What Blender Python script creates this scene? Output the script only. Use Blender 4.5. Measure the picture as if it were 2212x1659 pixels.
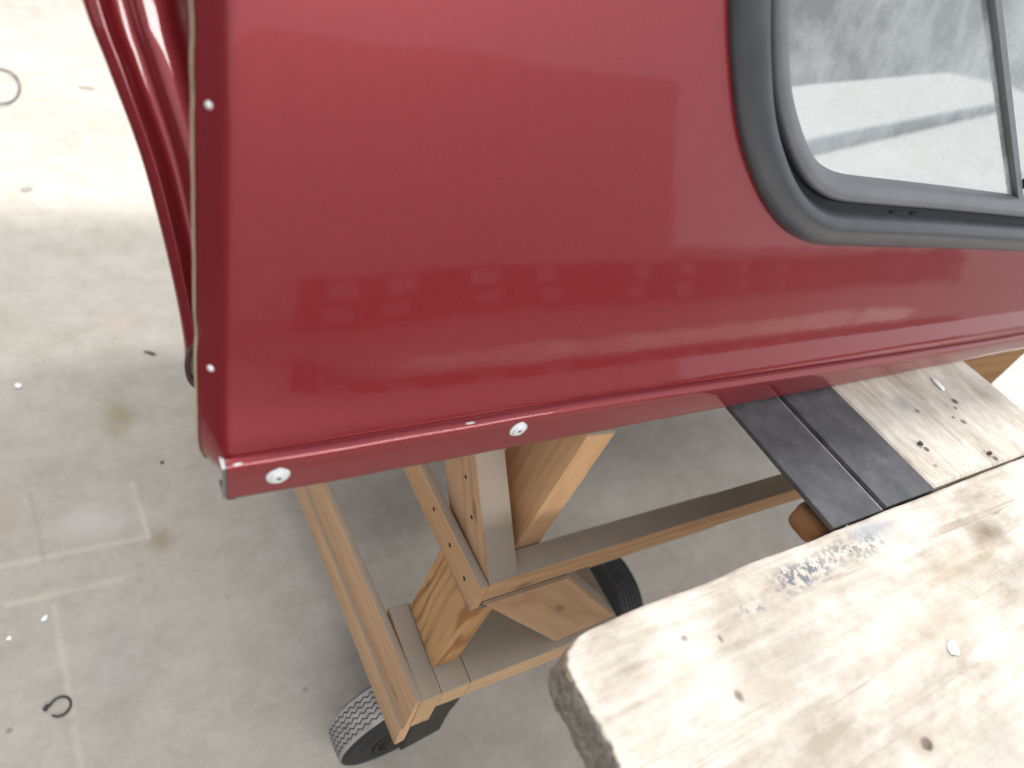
import bpy, bmesh, math, random
from mathutils import Vector, Matrix, noise
random.seed(7)
scene = bpy.context.scene
for o in list(bpy.data.objects): bpy.data.objects.remove(o)
C = scene.collection

# ------------------------------------------------------------------ camera
cam_data = bpy.data.cameras.new('camera')
cam = bpy.data.objects.new('camera', cam_data); C.objects.link(cam)
cam_data.sensor_width = 36.0
cam_data.lens = 36.0 * 1400.0 / 2212.0
cam_data.clip_start = 0.02
cam_data.clip_end = 300
cam.matrix_world = Matrix(((0.86159, 0.12042, -0.49311, 0.0),
                           (-0.42584, 0.70017, -0.57308, 0.0),
                           (0.27625, 0.70375, 0.65454, 1.26),
                           (0, 0, 0, 1)))
cam_data.dof.use_dof = True
cam_data.dof.focus_distance = 0.72
cam_data.dof.aperture_fstop = 3.2
scene.camera = cam

# ------------------------------------------------------------------ world, lamps, exposure
world = bpy.data.worlds.new('World'); scene.world = world; world.use_nodes = True
bg = world.node_tree.nodes['Background']
bg.inputs[0].default_value = (0.93, 0.96, 1.0, 1); bg.inputs[1].default_value = 0.92

def area(name, loc, target, sx, sy, power, col=(1, 1, 1), spread=180):
    d = bpy.data.lights.new(name, 'AREA'); d.shape = 'RECTANGLE'
    d.size = sx; d.size_y = sy; d.energy = power; d.color = col; d.spread = math.radians(spread)
    o = bpy.data.objects.new(name, d); C.objects.link(o); o.location = loc
    o.rotation_euler = (Vector(target) - Vector(loc)).to_track_quat('-Z', 'Y').to_euler()
    return o
area('ceiling_lamp', (0.9, 1.80, 4.2), (0.9, 1.80, 0), 3.2, 0.4, 185, (1.0, 0.985, 0.96))
area('front_lamp', (0.6, -3.6, 3.7), (0.6, 0.0, 0.6), 5.0, 0.45, 150, (1.0, 0.985, 0.955))
area('floor_pool_far', (-0.5, 5.0, 5.0), (-0.5, 5.0, 0), 6.8, 6.0, 160, (1.0, 0.995, 0.985), 4)  # narrow beam added to make the bright pool on the far floor
area('floor_pool_side', (7.9, 3.0, 5.0), (7.9, 3.0, 0), 10.0, 6.0, 330, (0.94, 0.97, 1.0), 4)  # narrow beam added to whiten the floor at right and behind the glass

scene.view_settings.view_transform = 'Standard'
scene.view_settings.look = 'None'
scene.view_settings.exposure = 0.0
scene.view_settings.gamma = 1.0
scene.view_settings.use_curve_mapping = False
scene.render.resolution_x = 1024; scene.render.resolution_y = 768

# ------------------------------------------------------------------ helpers
def tag(o, label=None, cat=None, group=None, kind=None):
    if label: o['label'] = label
    if cat: o['category'] = cat
    if group: o['group'] = group
    if kind: o['kind'] = kind
    return o

def empty(name, loc, label, cat, group=None):
    o = bpy.data.objects.new(name, None); C.objects.link(o); o.location = loc
    o.empty_display_size = 0.05
    return tag(o, label, cat, group)

def link_mesh(name, me, mats, parent=None, loc=(0, 0, 0), rot=None, smooth=None):
    o = bpy.data.objects.new(name, me); C.objects.link(o)
    if not isinstance(mats, (list, tuple)): mats = [mats]
    if len(me.materials) == 0:
        for m in mats: me.materials.append(m)
    loc = Vector(loc)
    R = rot.to_4x4() if rot is not None else Matrix.Identity(4)
    W = Matrix.Translation(loc) @ R
    if parent is not None:
        o.parent = parent
        pw = Matrix.Translation(PW(parent))
        o.matrix_local = pw.inverted() @ W
    else:
        o.matrix_world = W
    if smooth is not None:
        for p in me.polygons: p.use_smooth = True
        if smooth < 179:
            me.set_sharp_from_angle(angle=math.radians(smooth))
    return o

def PW(o):            # world location of a chain of unrotated parents
    v = Vector((0, 0, 0))
    while o is not None:
        v = v + o.location; o = o.parent
    return v

def me_from_bm(bm, name):
    me = bpy.data.meshes.new(name); bm.to_mesh(me); bm.free(); return me

def me_py(name, verts, faces):
    me = bpy.data.meshes.new(name); me.from_pydata([tuple(v) for v in verts], [], faces); me.update()
    return me

def board(name, p0, p1, width, height, mat, parent=None, up=(0, 0, 1), bevel=0.0025, seed=0, wob=0.0008, segs=14, cut0=0.0, cut1=0.0):
    """a sawn timber from p0 to p1 (centre of its TOP face), width across, height down; local X is the grain"""
    p0 = Vector(p0); p1 = Vector(p1); d = p1 - p0; L = d.length; X = d.normalized()
    Y = Vector(up).cross(X).normalized(); Z = X.cross(Y)
    R = Matrix((X, Y, Z)).transposed()
    bm = bmesh.new()
    prof = []
    w = width / 2; h = height; b = bevel
    for (cy, cz, a0) in ((w - b, -b, 0), (-w + b, -b, 90), (-w + b, -h + b, 180), (w - b, -h + b, 270)):
        for k in range(3):
            a = math.radians(a0 + k * 45)
            prof.append((cy + b * math.cos(a), cz + b * math.sin(a)))
    rings = []
    for i in range(segs + 1):
        t = i / segs
        ring = []
        for (py, pz) in prof:
            n1 = noise.noise(Vector((t * L * 9 + seed * 7.1, py * 30, pz * 30 + seed)))
            n2 = noise.noise(Vector((t * L * 3 + seed * 3.3, 5.0, seed)))
            x = t * L + (cut0 * (pz / h) * (1 - t) + cut1 * (pz / h) * t)
            ring.append(bm.verts.new((x, py + wob * (n1 + n2), pz + wob * n1)))
        rings.append(ring)
    n = len(prof)
    for i in range(segs):
        for k in range(n):
            bm.faces.new((rings[i][k], rings[i][(k + 1) % n], rings[i + 1][(k + 1) % n], rings[i + 1][k]))
    bm.faces.new(rings[0]); bm.faces.new(list(reversed(rings[-1])))
    bmesh.ops.recalc_face_normals(bm, faces=bm.faces)
    me = me_from_bm(bm, name)
    me.materials.append(mat)
    o = link_mesh(name, me, mat, parent, p0, R.to_3x3(), smooth=35)
    o.pass_index = seed
    return o

# ------------------------------------------------------------------ material helpers
def newmat(name):
    m = bpy.data.materials.new(name); m.use_nodes = True
    nt = m.node_tree; b = nt.nodes['Principled BSDF']
    return m, nt, b

class NT:
    def __init__(s, nt): s.nt = nt
    def n(s, t, **kw):
        x = s.nt.nodes.new(t)
        for k, v in kw.items(): setattr(x, k, v)
        return x
    def put(s, sock, v):
        if v is None: return
        if hasattr(v, 'is_output') or isinstance(v, bpy.types.NodeSocket): s.nt.links.new(v, sock)
        else: sock.default_value = v
    def math(s, op, a, b=None, clamp=False):
        x = s.n('ShaderNodeMath', operation=op, use_clamp=clamp)
        s.put(x.inputs[0], a); s.put(x.inputs[1], b); return x.outputs[0]
    def coords(s, scale=(1, 1, 1), loc=(0, 0, 0), rot=(0, 0, 0)):
        tc = s.n('ShaderNodeTexCoord'); mp = s.n('ShaderNodeMapping')
        mp.inputs['Scale'].default_value = scale; mp.inputs['Location'].default_value = loc; mp.inputs['Rotation'].default_value = rot
        s.nt.links.new(tc.outputs['Object'], mp.inputs[0]); return mp.outputs[0]
    def noise(s, vec, scale, detail=4, rough=0.55, dist=0.0):
        x = s.n('ShaderNodeTexNoise'); s.put(x.inputs['Vector'], vec)
        x.inputs['Scale'].default_value = scale; x.inputs['Detail'].default_value = detail
        x.inputs['Roughness'].default_value = rough; x.inputs['Distortion'].default_value = dist
        return x.outputs[0]
    def ramp(s, fac, stops, interp='LINEAR'):
        x = s.n('ShaderNodeValToRGB'); x.color_ramp.interpolation = interp
        el = x.color_ramp.elements
        while len(el) < len(stops): el.new(0.5)
        for e, (p, c) in zip(el, stops):
            e.position = p; e.color = (c, c, c, 1) if isinstance(c, (int, float)) else (*c, 1)
        s.put(x.inputs[0], fac); return x.outputs[0]
    def mix(s, fac, a, b, blend='MIX'):
        x = s.n('ShaderNodeMix', data_type='RGBA', blend_type=blend)
        s.put(x.inputs[0], fac)
        for sock, v in ((x.inputs[6], a), (x.inputs[7], b)):
            if isinstance(v, tuple) and len(v) == 3: v = (*v, 1)
            s.put(sock, v)
        return x.outputs[2]
    def bump(s, height, strength, dist=0.001, normal=None):
        x = s.n('ShaderNodeBump'); x.inputs['Strength'].default_value = strength
        x.inputs['Distance'].default_value = dist; s.put(x.inputs['Height'], height)
        if normal is not None: s.put(x.inputs['Normal'], normal)
        return x.outputs[0]
    def blob(s, xyz, cx, cy, rx, ry, soft, nz, amp=0.35):
        """0..1 mask of an uneven patch round (cx,cy) in local x,y"""
        sx, sy = xyz
        a = s.math('DIVIDE', s.math('SUBTRACT', sx, cx), rx); b = s.math('DIVIDE', s.math('SUBTRACT', sy, cy), ry)
        d = s.math('SQRT', s.math('ADD', s.math('MULTIPLY', a, a), s.math('MULTIPLY', b, b)))
        d = s.math('ADD', d, s.math('MULTIPLY', s.math('SUBTRACT', nz, 0.5), amp * 2))
        return s.math('SUBTRACT', 1.0, s.math('DIVIDE', s.math('SUBTRACT', d, 1 - soft), soft, clamp=True), clamp=True)
    def seg(s, xyz, x0, y0, x1, y1, w, nz, amp):
        """0..1 mask of a ragged line from (x0,y0) to (x1,y1)"""
        sx, sy = xyz
        dx, dy = x1 - x0, y1 - y0; L2 = dx * dx + dy * dy
        u = s.math('SUBTRACT', sx, x0); v = s.math('SUBTRACT', sy, y0)
        t = s.math('DIVIDE', s.math('ADD', s.math('MULTIPLY', u, dx), s.math('MULTIPLY', v, dy)), L2, clamp=True)
        a = s.math('SUBTRACT', u, s.math('MULTIPLY', t, dx)); b = s.math('SUBTRACT', v, s.math('MULTIPLY', t, dy))
        d = s.math('SQRT', s.math('ADD', s.math('MULTIPLY', a, a), s.math('MULTIPLY', b, b)))
        d = s.math('ADD', d, s.math('MULTIPLY', s.math('SUBTRACT', nz, 0.5), amp))
        return s.math('SUBTRACT', 1.0, s.math('DIVIDE', d, w, clamp=True), clamp=True)

def simple(name, col, rough=0.5, metal=0.0, spec=0.5, bump=None, var=0.0, vscale=60):
    m, nt, b = newmat(name); N = NT(nt)
    b.inputs['Roughness'].default_value = rough; b.inputs['Metallic'].default_value = metal
    b.inputs['Specular IOR Level'].default_value = spec
    v = N.coords()
    nz = N.noise(v, vscale, 5, 0.6)
    c0 = tuple(x * (1 - var) for x in col); c1 = tuple(min(1, x * (1 + var)) for x in col)
    nt.links.new(N.ramp(nz, [(0.3, c0), (0.7, c1)]), b.inputs['Base Color'])
    if bump:
        nt.links.new(N.bump(N.noise(v, bump[0], 5, 0.6), bump[1], bump[2]), b.inputs['Normal'])
    return m

def wood(name, light, dark, dust=0.0, dustcol=(0.31, 0.283, 0.245), ring=26.0, off=0.0, rough=0.75, ramp=0.30):
    m, nt, b = newmat(name); N = NT(nt)
    v = N.coords(loc=(off, off * 0.3, off * 0.7))
    # long cathedral rings from a wave along the cross grain, bent by a stretched noise
    warp = N.noise(N.coords((2.2, 9, 9), (off, 0, 0)), 1.0, 3, 0.5)
    sep = N.n('ShaderNodeSeparateXYZ'); nt.links.new(v, sep.inputs[0])
    r = N.math('SQRT', N.math('ADD', N.math('POWER', N.math('ADD', sep.outputs[1], 0.035), 2.0), N.math('POWER', N.math('SUBTRACT', sep.outputs[2], 0.05), 2.0)))
    ph = N.math('ADD', N.math('MULTIPLY', r, ring * 22), N.math('MULTIPLY', warp, ring * 2.6))
    w = N.math('ADD', N.math('MULTIPLY', N.math('SINE', ph), 0.5), 0.5)
    w = N.math('MULTIPLY', N.math('POWER', w, 2.6), N.ramp(N.noise(N.coords((3, 20, 20), (off * 4, 2, 1)), 1.0, 2), [(0.35, 0.1), (0.65, 1.0)]))
    fib = N.noise(N.coords((7, 190, 190), (off * 2, 0, 0)), 1.0, 5, 0.65)
    patch = N.noise(N.coords((5, 16, 16), (off * 5, 1, 2)), 1.0, 4, 0.6)
    f = N.math('ADD', N.math('MULTIPLY', w, ramp), N.math('ADD', N.math('MULTIPLY', fib, 0.42), N.math('MULTIPLY', patch, 0.55)))
    col = N.ramp(f, [(0.30, light), (0.95, dark)])
    # small dark knots and fastener stains
    vo = N.n('ShaderNodeTexVoronoi'); nt.links.new(N.coords((9, 24, 24), (off * 3, 0.4, 0.2)), vo.inputs['Vector']); vo.inputs['Scale'].default_value = 1.0
    kn = N.ramp(vo.outputs['Distance'], [(0.05, 1.0), (0.16, 0.0)])
    col = N.mix(N.math('MULTIPLY', kn, 0.55), col, (0.11, 0.055, 0.03))
    if dust:
        g = N.n('ShaderNodeNewGeometry'); sp = N.n('ShaderNodeSeparateXYZ'); nt.links.new(g.outputs['True Normal'], sp.inputs[0])
        dn = N.noise(v, 45, 5, 0.65)
        dm = N.math('MULTIPLY', N.ramp(sp.outputs[2], [(0.35, 0.0), (0.62, 1.0)]), N.ramp(dn, [(0.2, dust * 0.72), (0.65, dust)]))
        col = N.mix(dm, col, N.mix(N.noise(v, 25, 4), (dustcol[0] * 0.86, dustcol[1] * 0.85, dustcol[2] * 0.84), (dustcol[0] * 1.12, dustcol[1] * 1.12, dustcol[2] * 1.13)))
    nt.links.new(col, b.inputs['Base Color'])
    b.inputs['Roughness'].default_value = rough; b.inputs['Specular IOR Level'].default_value = 0.25
    nt.links.new(N.bump(N.math('ADD', fib, N.math('MULTIPLY', w, 0.4)), 0.35, 0.0012), b.inputs['Normal'])
    return m

# ------------------------------------------------------------------ materials
def paint_mat():
    m, nt, b = newmat('maroon_paint'); N = NT(nt)
    v = N.coords()
    flake = N.n('ShaderNodeTexVoronoi'); nt.links.new(v, flake.inputs['Vector']); flake.inputs['Scale'].default_value = 900
    fl = N.ramp(flake.outputs['Color'], [(0.0, (0.205, 0.0085, 0.0155)), (1.0, (0.295, 0.017, 0.025))])
    cl = N.noise(v, 7, 3, 0.5)
    col = N.mix(N.math('MULTIPLY', cl, 0.25), fl, (0.24, 0.016, 0.023))
    nt.links.new(col, b.inputs['Base Color'])
    b.inputs['Metallic'].default_value = 0.45
    b.inputs['Roughness'].default_value = 0.42
    b.inputs['Coat Weight'].default_value = 1.0; b.inputs['Coat Roughness'].default_value = 0.045; b.inputs['Coat IOR'].default_value = 1.5
    wav = N.noise(v, 9, 2, 0.4); peel = N.noise(v, 140, 2, 0.5)
    bn = N.bump(wav, 0.16, 0.003); bn = N.bump(peel, 0.08, 0.0003, bn)
    nt.links.new(bn, b.inputs['Coat Normal'])
    return m
PAINT = paint_mat()
RAWEDGE = simple('raw_fibreglass_edge', (0.50, 0.38, 0.26), 0.7, var=0.15, vscale=180)
ALUMINIUM = simple('brushed_aluminium', (0.38, 0.39, 0.40), 0.45, 1.0, var=0.12, vscale=200)
ZINC = simple('white_zinc_head', (0.80, 0.82, 0.84), 0.42, 0.25, var=0.08, vscale=300)
DARKRED = simple('dark_maroon_lip', (0.055, 0.014, 0.016), 0.5)
FORKGREY = simple('grey_laminate', (0.20, 0.185, 0.165), 0.8, var=0.3, vscale=200)
DARK = simple('dark_recess', (0.02, 0.02, 0.022), 0.7)
RUBBER = simple('grey_black_rubber', (0.060, 0.064, 0.074), 0.30, 0.0, 0.6, bump=(240, 0.06, 0.0004), var=0.12, vscale=40)
BEAD = simple('grey_bead_rubber', (0.15, 0.154, 0.168), 0.34, 0.0, 0.6, var=0.1, vscale=40)
GROOVE = simple('groove_rubber', (0.012, 0.013, 0.016), 0.5)
HEADLINER = simple('grey_headliner', (0.26, 0.27, 0.28), 0.9, var=0.12, vscale=30)
STEEL = None
def steel_mat():
    m, nt, b = newmat('black_painted_steel'); N = NT(nt); v = N.coords()
    n1 = N.noise(v, 28, 5, 0.65); n2 = N.noise(v, 170, 3, 0.6)
    c = N.ramp(n1, [(0.3, (0.040, 0.041, 0.046)), (0.62, (0.085, 0.087, 0.094)), (0.8, (0.15, 0.15, 0.15))])
    sp = N.ramp(n2, [(0.66, 0.0), (0.74, 1.0)])
    c = N.mix(N.math('MULTIPLY', sp, 0.35), c, (0.22, 0.21, 0.2))
    nt.links.new(c, b.inputs['Base Color']); b.inputs['Roughness'].default_value = 0.5
    nt.links.new(N.bump(n2, 0.2, 0.0005), b.inputs['Normal'])
    return m
STEEL = steel_mat()
WORN_GLINT = simple('worn_glint_edge', (0.26, 0.25, 0.24), 0.45, 0.3, var=0.45, vscale=35)  # wear and the rounded edge's highlight, both put into the colour
TREAD = simple('dusty_tyre_tread', (0.33, 0.315, 0.305), 0.9, 0, 0.2, bump=(160, 0.3, 0.0006), var=0.2, vscale=50)
TYRE = simple('black_tyre_rubber', (0.022, 0.022, 0.025), 0.6, 0, 0.4, bump=(120, 0.2, 0.0005), var=0.3, vscale=30)
RIM = simple('dull_wheel_rim', (0.30, 0.29, 0.26), 0.55, 0.4, var=0.2, vscale=30)
FORK = simple('greasy_caster_steel', (0.045, 0.043, 0.036), 0.55, 0.5, var=0.3, vscale=60)
FIR = wood('clean_fir', (0.62, 0.385, 0.215), (0.42, 0.225, 0.11), dust=0.95, ring=16, off=0.0)
FIR_PALE = wood('pale_fir', (0.62, 0.405, 0.245), (0.41, 0.235, 0.13), dust=0.9, ring=12, off=1.7)
FIR_ROUGH = wood('weathered_fir', (0.58, 0.39, 0.23), (0.33, 0.20, 0.11), dust=0.95, ring=14, off=3.1)
FIR_ORANGE = wood('orange_fir', (0.62, 0.375, 0.19), (0.36, 0.17, 0.065), dust=0.7, ring=18, off=5.3, ramp=0.75)
BROWN = wood('brown_board', (0.34, 0.19, 0.09), (0.22, 0.11, 0.05), ring=10, off=2.2)

def plank_mat(name, stains):
    m, nt, b = newmat(name); N = NT(nt); v = N.coords()
    sep = N.n('ShaderNodeSeparateXYZ'); nt.links.new(v, sep.inputs[0]); xy = (sep.outputs[0], sep.outputs[1])
    fib = N.noise(N.coords((5, 110, 60)), 1.0, 5, 0.62)
    big = N.noise(N.coords((9, 17, 9), (2, 3, 1)), 1.0, 7, 0.7)
    col = N.ramp(N.math('ADD', N.math('MULTIPLY', fib, 0.26), N.math('MULTIPLY', big, 0.84)), [(0.38, (0.74, 0.705, 0.645)), (0.50, (0.61, 0.57, 0.505)), (0.68, (0.38, 0.335, 0.275))])
    # fine drying cracks along the grain
    cr = N.noise(N.coords((0.7, 60, 40), (4, 0.7, 0)), 1.0, 2, 0.4)
    cm = N.math('MULTIPLY', N.ramp(cr, [(0.494, 0.0), (0.5, 1.0), (0.506, 0.0)]), N.ramp(N.noise(v, 6, 2), [(0.48, 0.0), (0.6, 0.55)]))
    col = N.mix(cm, col, (0.25, 0.19, 0.14))
    nz = N.noise(v, 34, 5, 0.7); nf = N.noise(v, 120, 4, 0.7)
    for (cx, cy, rx, ry, soft, amp, c, op, fine) in stains:
        mk = N.blob(xy, cx, cy, rx, ry, soft, nz, amp)
        if fine: mk = N.math('MULTIPLY', mk, N.ramp(nf, [(fine, 0.0), (fine + 0.07, 1.0)]))
        col = N.mix(N.math('MULTIPLY', mk, op), col, c)
    nt.links.new(col, b.inputs['Base Color'])
    b.inputs['Roughness'].default_value = 0.8; b.inputs['Specular IOR Level'].default_value = 0.2
    nt.links.new(N.bump(N.math('ADD', fib, N.math('MULTIPLY', nf, 0.3)), 0.3, 0.001), b.inputs['Normal'])
    return m
def endgrain_mat():
    m, nt, b = newmat('weathered_end_grain'); N = NT(nt); v = N.coords()
    n1 = N.noise(v, 60, 6, 0.7); n2 = N.noise(v, 260, 4, 0.7); n3 = N.noise(v, 22, 3, 0.6)
    c = N.ramp(N.math('ADD', N.math('MULTIPLY', n1, 0.6), N.math('MULTIPLY', n2, 0.4)), [(0.34, (0.12, 0.10, 0.085)), (0.47, (0.36, 0.32, 0.275)), (0.66, (0.62, 0.57, 0.50))])
    c = N.mix(N.ramp(n3, [(0.5, 0.0), (0.68, 0.6)]), c, (0.34, 0.25, 0.14))
    sep = N.n('ShaderNodeSeparateXYZ'); nt.links.new(v, sep.inputs[0])
    red = N.blob((sep.outputs[1], sep.outputs[2]), 0.035, -0.004, 0.013, 0.006, 0.4, n1, 0.4)
    c = N.mix(N.math('MULTIPLY', red, 0.9), c, (0.16, 0.03, 0.07))
    nt.links.new(c, b.inputs['Base Color']); b.inputs['Roughness'].default_value = 0.95; b.inputs['Specular IOR Level'].default_value = 0.1
    nt.links.new(N.bump(N.math('ADD', n1, N.math('MULTIPLY', n2, 1.4)), 1.0, 0.005), b.inputs['Normal'])
    return m
ENDGRAIN = endgrain_mat()

def floor_mat():
    m, nt, b = newmat('stained_concrete'); N = NT(nt); v = N.coords()
    sep = N.n('ShaderNodeSeparateXYZ'); nt.links.new(v, sep.inputs[0]); xy = (sep.outputs[0], sep.outputs[1])
    n1 = N.noise(v, 2.2, 6, 0.6); n2 = N.noise(v, 14, 6, 0.65); n3 = N.noise(v, 160, 4, 0.7)
    f = N.math('ADD', N.math('MULTIPLY', n1, 0.34), N.math('ADD', N.math('MULTIPLY', n2, 0.38), N.math('MULTIPLY', N.noise(v, 75, 5, 0.75), 0.28)))
    col = N.ramp(f, [(0.36, (0.32, 0.288, 0.246)), (0.52, (0.395, 0.366, 0.326)), (0.66, (0.448, 0.424, 0.385))])
    # faint trowel streaks
    st = N.noise(N.coords((3, 40, 1), (0, 0, 0), (0, 0, 0.12)), 1.0, 3, 0.6)
    col = N.mix(N.math('MULTIPLY', N.ramp(st, [(0.5, 0.0), (0.75, 1.0)]), 0.18), col, (0.30, 0.27, 0.235))
    nz = N.noise(v, 26, 5, 0.7); nl = N.noise(v, 9, 3, 0.5)
    for (cx, cy, rx, ry, soft, c, op) in ((-0.051, 1.17, 0.045, 0.07, 0.8, (0.27, 0.23, 0.14), 0.75),
                                          (-0.005, 0.822, 0.032, 0.038, 0.8, (0.27, 0.215, 0.14), 0.7),
                                          (-0.27, 0.95, 0.05, 0.09, 0.9, (0.33, 0.25, 0.19), 0.5),
                                          (-0.03, 1.5, 0.06, 0.05, 0.9, (0.45, 0.34, 0.29), 0.4),
                                          (0.06, 0.6, 0.10, 0.12, 0.9, (0.40, 0.345, 0.285), 0.28),
                                          (-0.09, 0.6, 0.06, 0.14, 0.9, (0.30, 0.285, 0.29), 0.35),
                                          (-0.12, 0.9, 0.10, 0.05, 0.9, (0.50, 0.48, 0.45), 0.55)):
        col = N.mix(N.math('MULTIPLY', N.blob(xy, cx, cy, rx, ry, soft, nz, 0.45), op), col, c)
    for (x0, y0, x1, y1, w, c, op) in ((-0.042, 0.975, -0.024, 0.835, 0.008, (0.58, 0.56, 0.51), 0.6),
                                       (-0.30, 0.838, -0.028, 0.836, 0.010, (0.56, 0.54, 0.50), 0.45),
                                       (-0.25, 0.757, -0.075, 0.754, 0.010, (0.56, 0.49, 0.42), 0.55),
                                       (-0.182, 0.735, -0.160, 0.53, 0.008, (0.52, 0.475, 0.40), 0.55),
                                       (-0.158, 0.51, -0.148, 0.40, 0.008, (0.52, 0.46, 0.40), 0.55),
                                       (-0.215, 0.99, -0.195, 0.83, 0.007, (0.26, 0.24, 0.21), 0.4)):
        mk = N.seg(xy, x0, y0, x1, y1, w, nz, 0.010)
        col = N.mix(N.math('MULTIPLY', N.math('MULTIPLY', mk, N.ramp(nl, [(0.3, 0.5), (0.6, 1.0)])), op), col, c)
    # scattered fine dirt
    vo = N.n('ShaderNodeTexVoronoi'); nt.links.new(v, vo.inputs['Vector']); vo.inputs['Scale'].default_value = 14
    sp = N.math('MULTIPLY', N.ramp(vo.outputs['Distance'], [(0.03, 1.0), (0.09, 0.0)]), N.ramp(N.noise(v, 5, 2), [(0.46, 0.0), (0.56, 1.0)]))
    col = N.mix(N.math('MULTIPLY', sp, 0.6), col, (0.13, 0.12, 0.11))
    nt.links.new(col, b.inputs['Base Color'])
    b.inputs['Roughness'].default_value = 0.7; b.inputs['Specular IOR Level'].default_value = 0.3
    nt.links.new(N.bump(N.math('ADD', n3, n2), 0.25, 0.0015), b.inputs['Normal'])
    return m
FLOOR = floor_mat()

def glass_mat():
    m, nt, b = newmat('dusty_window_glass'); N = NT(nt); v = N.coords()
    out = nt.nodes['Material Output']
    tr = N.n('ShaderNodeBsdfTransparent'); tr.inputs[0].default_value = (0.68, 0.73, 0.75, 1)
    gl = N.n('ShaderNodeBsdfGlossy'); gl.inputs['Roughness'].default_value = 0.02; gl.inputs[0].default_value = (0.92, 0.96, 1, 1)
    di = N.n('ShaderNodeBsdfDiffuse'); di.inputs[0].default_value = (0.66, 0.69, 0.71, 1)
    fr = N.n('ShaderNodeFresnel'); fr.inputs[0].default_value = 1.75
    m1 = N.n('ShaderNodeMixShader'); nt.links.new(fr.outputs[0], m1.inputs[0]); nt.links.new(tr.outputs[0], m1.inputs[1]); nt.links.new(gl.outputs[0], m1.inputs[2])
    d1 = N.noise(v, 11, 5, 0.7); d2 = N.noise(N.coords((60, 1, 120)), 1.0, 4, 0.7)
    dm = N.math('ADD', N.math('MULTIPLY', N.ramp(d1, [(0.38, 0.20), (0.64, 0.55)]), 1.0), N.math('MULTIPLY', N.ramp(d2, [(0.6, 0.0), (0.8, 1.0)]), 0.05))
    m2 = N.n('ShaderNodeMixShader'); nt.links.new(dm, m2.inputs[0]); nt.links.new(m1.outputs[0], m2.inputs[1]); nt.links.new(di.outputs[0], m2.inputs[2])
    nt.links.new(m2.outputs[0], out.inputs[0]); nt.nodes.remove(b)
    return m
GLASS = glass_mat()

# ------------------------------------------------------------------ the floor
def make_floor():
    me = me_py('floor', [(-30, -30, 0), (40, -30, 0), (40, 40, 0), (-30, 40, 0)], [(0, 1, 2, 3)])
    o = link_mesh('floor', me, FLOOR); tag(o, 'stained pale grey concrete workshop floor', None, None, 'structure')
make_floor()

# ------------------------------------------------------------------ truck cap
RAILZ = 0.825
cap = empty('truck_cap', (0.95, 0.9, RAILZ), 'glossy maroon truck bed cap with side window resting on timber beams', 'truck cap')
LEANP = 0.3
def py(z): return 0.306 + LEANP * (z - RAILZ)
def flare(z): return 0.0065 * math.exp(-((z - 0.862) / 0.026) ** 2)      # the panel kicks out to meet the rail
def roll(s, z): return 0.25 * max(0.0, 0.16 - s) ** 2 * min(1.0, max(0.0, (z - 0.868) / 0.06))   # and rolls back towards its rear edge
def edge_x(z): return 0.0308 + 0.069 * (z - 0.86)
CAPX1 = 1.95; CAPZ1 = 1.42

# the window outline on the side panel, outer edge of the rubber, as (x, z)
OUT = [(0.392, 1.265), (0.400, 1.228), (0.416, 1.188), (0.433, 1.154), (0.458, 1.113), (0.484, 1.082), (0.522, 1.049), (0.56, 1.026), (0.596, 1.013),
       (0.635, 1.0065), (0.704, 1.004), (0.85, 1.000), (1.114, 0.991), (1.30, 0.986), (1.52, 0.982), (1.66, 0.990), (1.73, 1.03), (1.75, 1.09),
       (1.75, 1.22), (1.73, 1.275), (1.66, 1.31), (1.52, 1.32), (1.0, 1.33), (0.65, 1.335), (0.50, 1.335), (0.43, 1.322), (0.40, 1.298)]
def catmull(pts, n):
    res = []; N_ = len(pts)
    for i in range(N_):
        p0, p1, p2, p3 = [Vector((*pts[(i + k - 1) % N_], 0)) for k in range(4)]
        for j in range(n):
            t = j / n
            q = 0.5 * ((2 * p1) + (-p0 + p2) * t + (2 * p0 - 5 * p1 + 4 * p2 - p3) * t * t + (-p0 + 3 * p1 - 3 * p2 + p3) * t ** 3)
            res.append((q.x, q.y))
    return res
WIN = catmull(OUT, 5)
# inward normals of the closed outline
def inward(path):
    n = len(path); area_ = sum(path[i][0] * path[(i + 1) % n][1] - path[(i + 1) % n][0] * path[i][1] for i in range(n))
    s = 1 if area_ > 0 else -1
    res = []
    for i in range(n):
        a = Vector((path[(i + 2) % n][0] - path[i - 2][0], path[(i + 2) % n][1] - path[i - 2][1]))
        a.normalize(); res.append((-a.y * s, a.x * s))
    return res
WN = inward(WIN)
WK = [1.16 + 0.06 * max(0.0, n[1]) ** 2 for n in WN]          # the seal is a little broader along the sill
def offset_win(d): return [(p[0] + n[0] * d * k, p[1] + n[1] * d * k) for p, n, k in zip(WIN, WN, WK)]
def inside(poly, x, z):
    c = False; j = len(poly) - 1
    for i in range(len(poly)):
        if (poly[i][1] > z) != (poly[j][1] > z) and x < (poly[j][0] - poly[i][0]) * (z - poly[i][1]) / (poly[j][1] - poly[i][1]) + poly[i][0]: c = not c
        j = i
    return c

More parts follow.
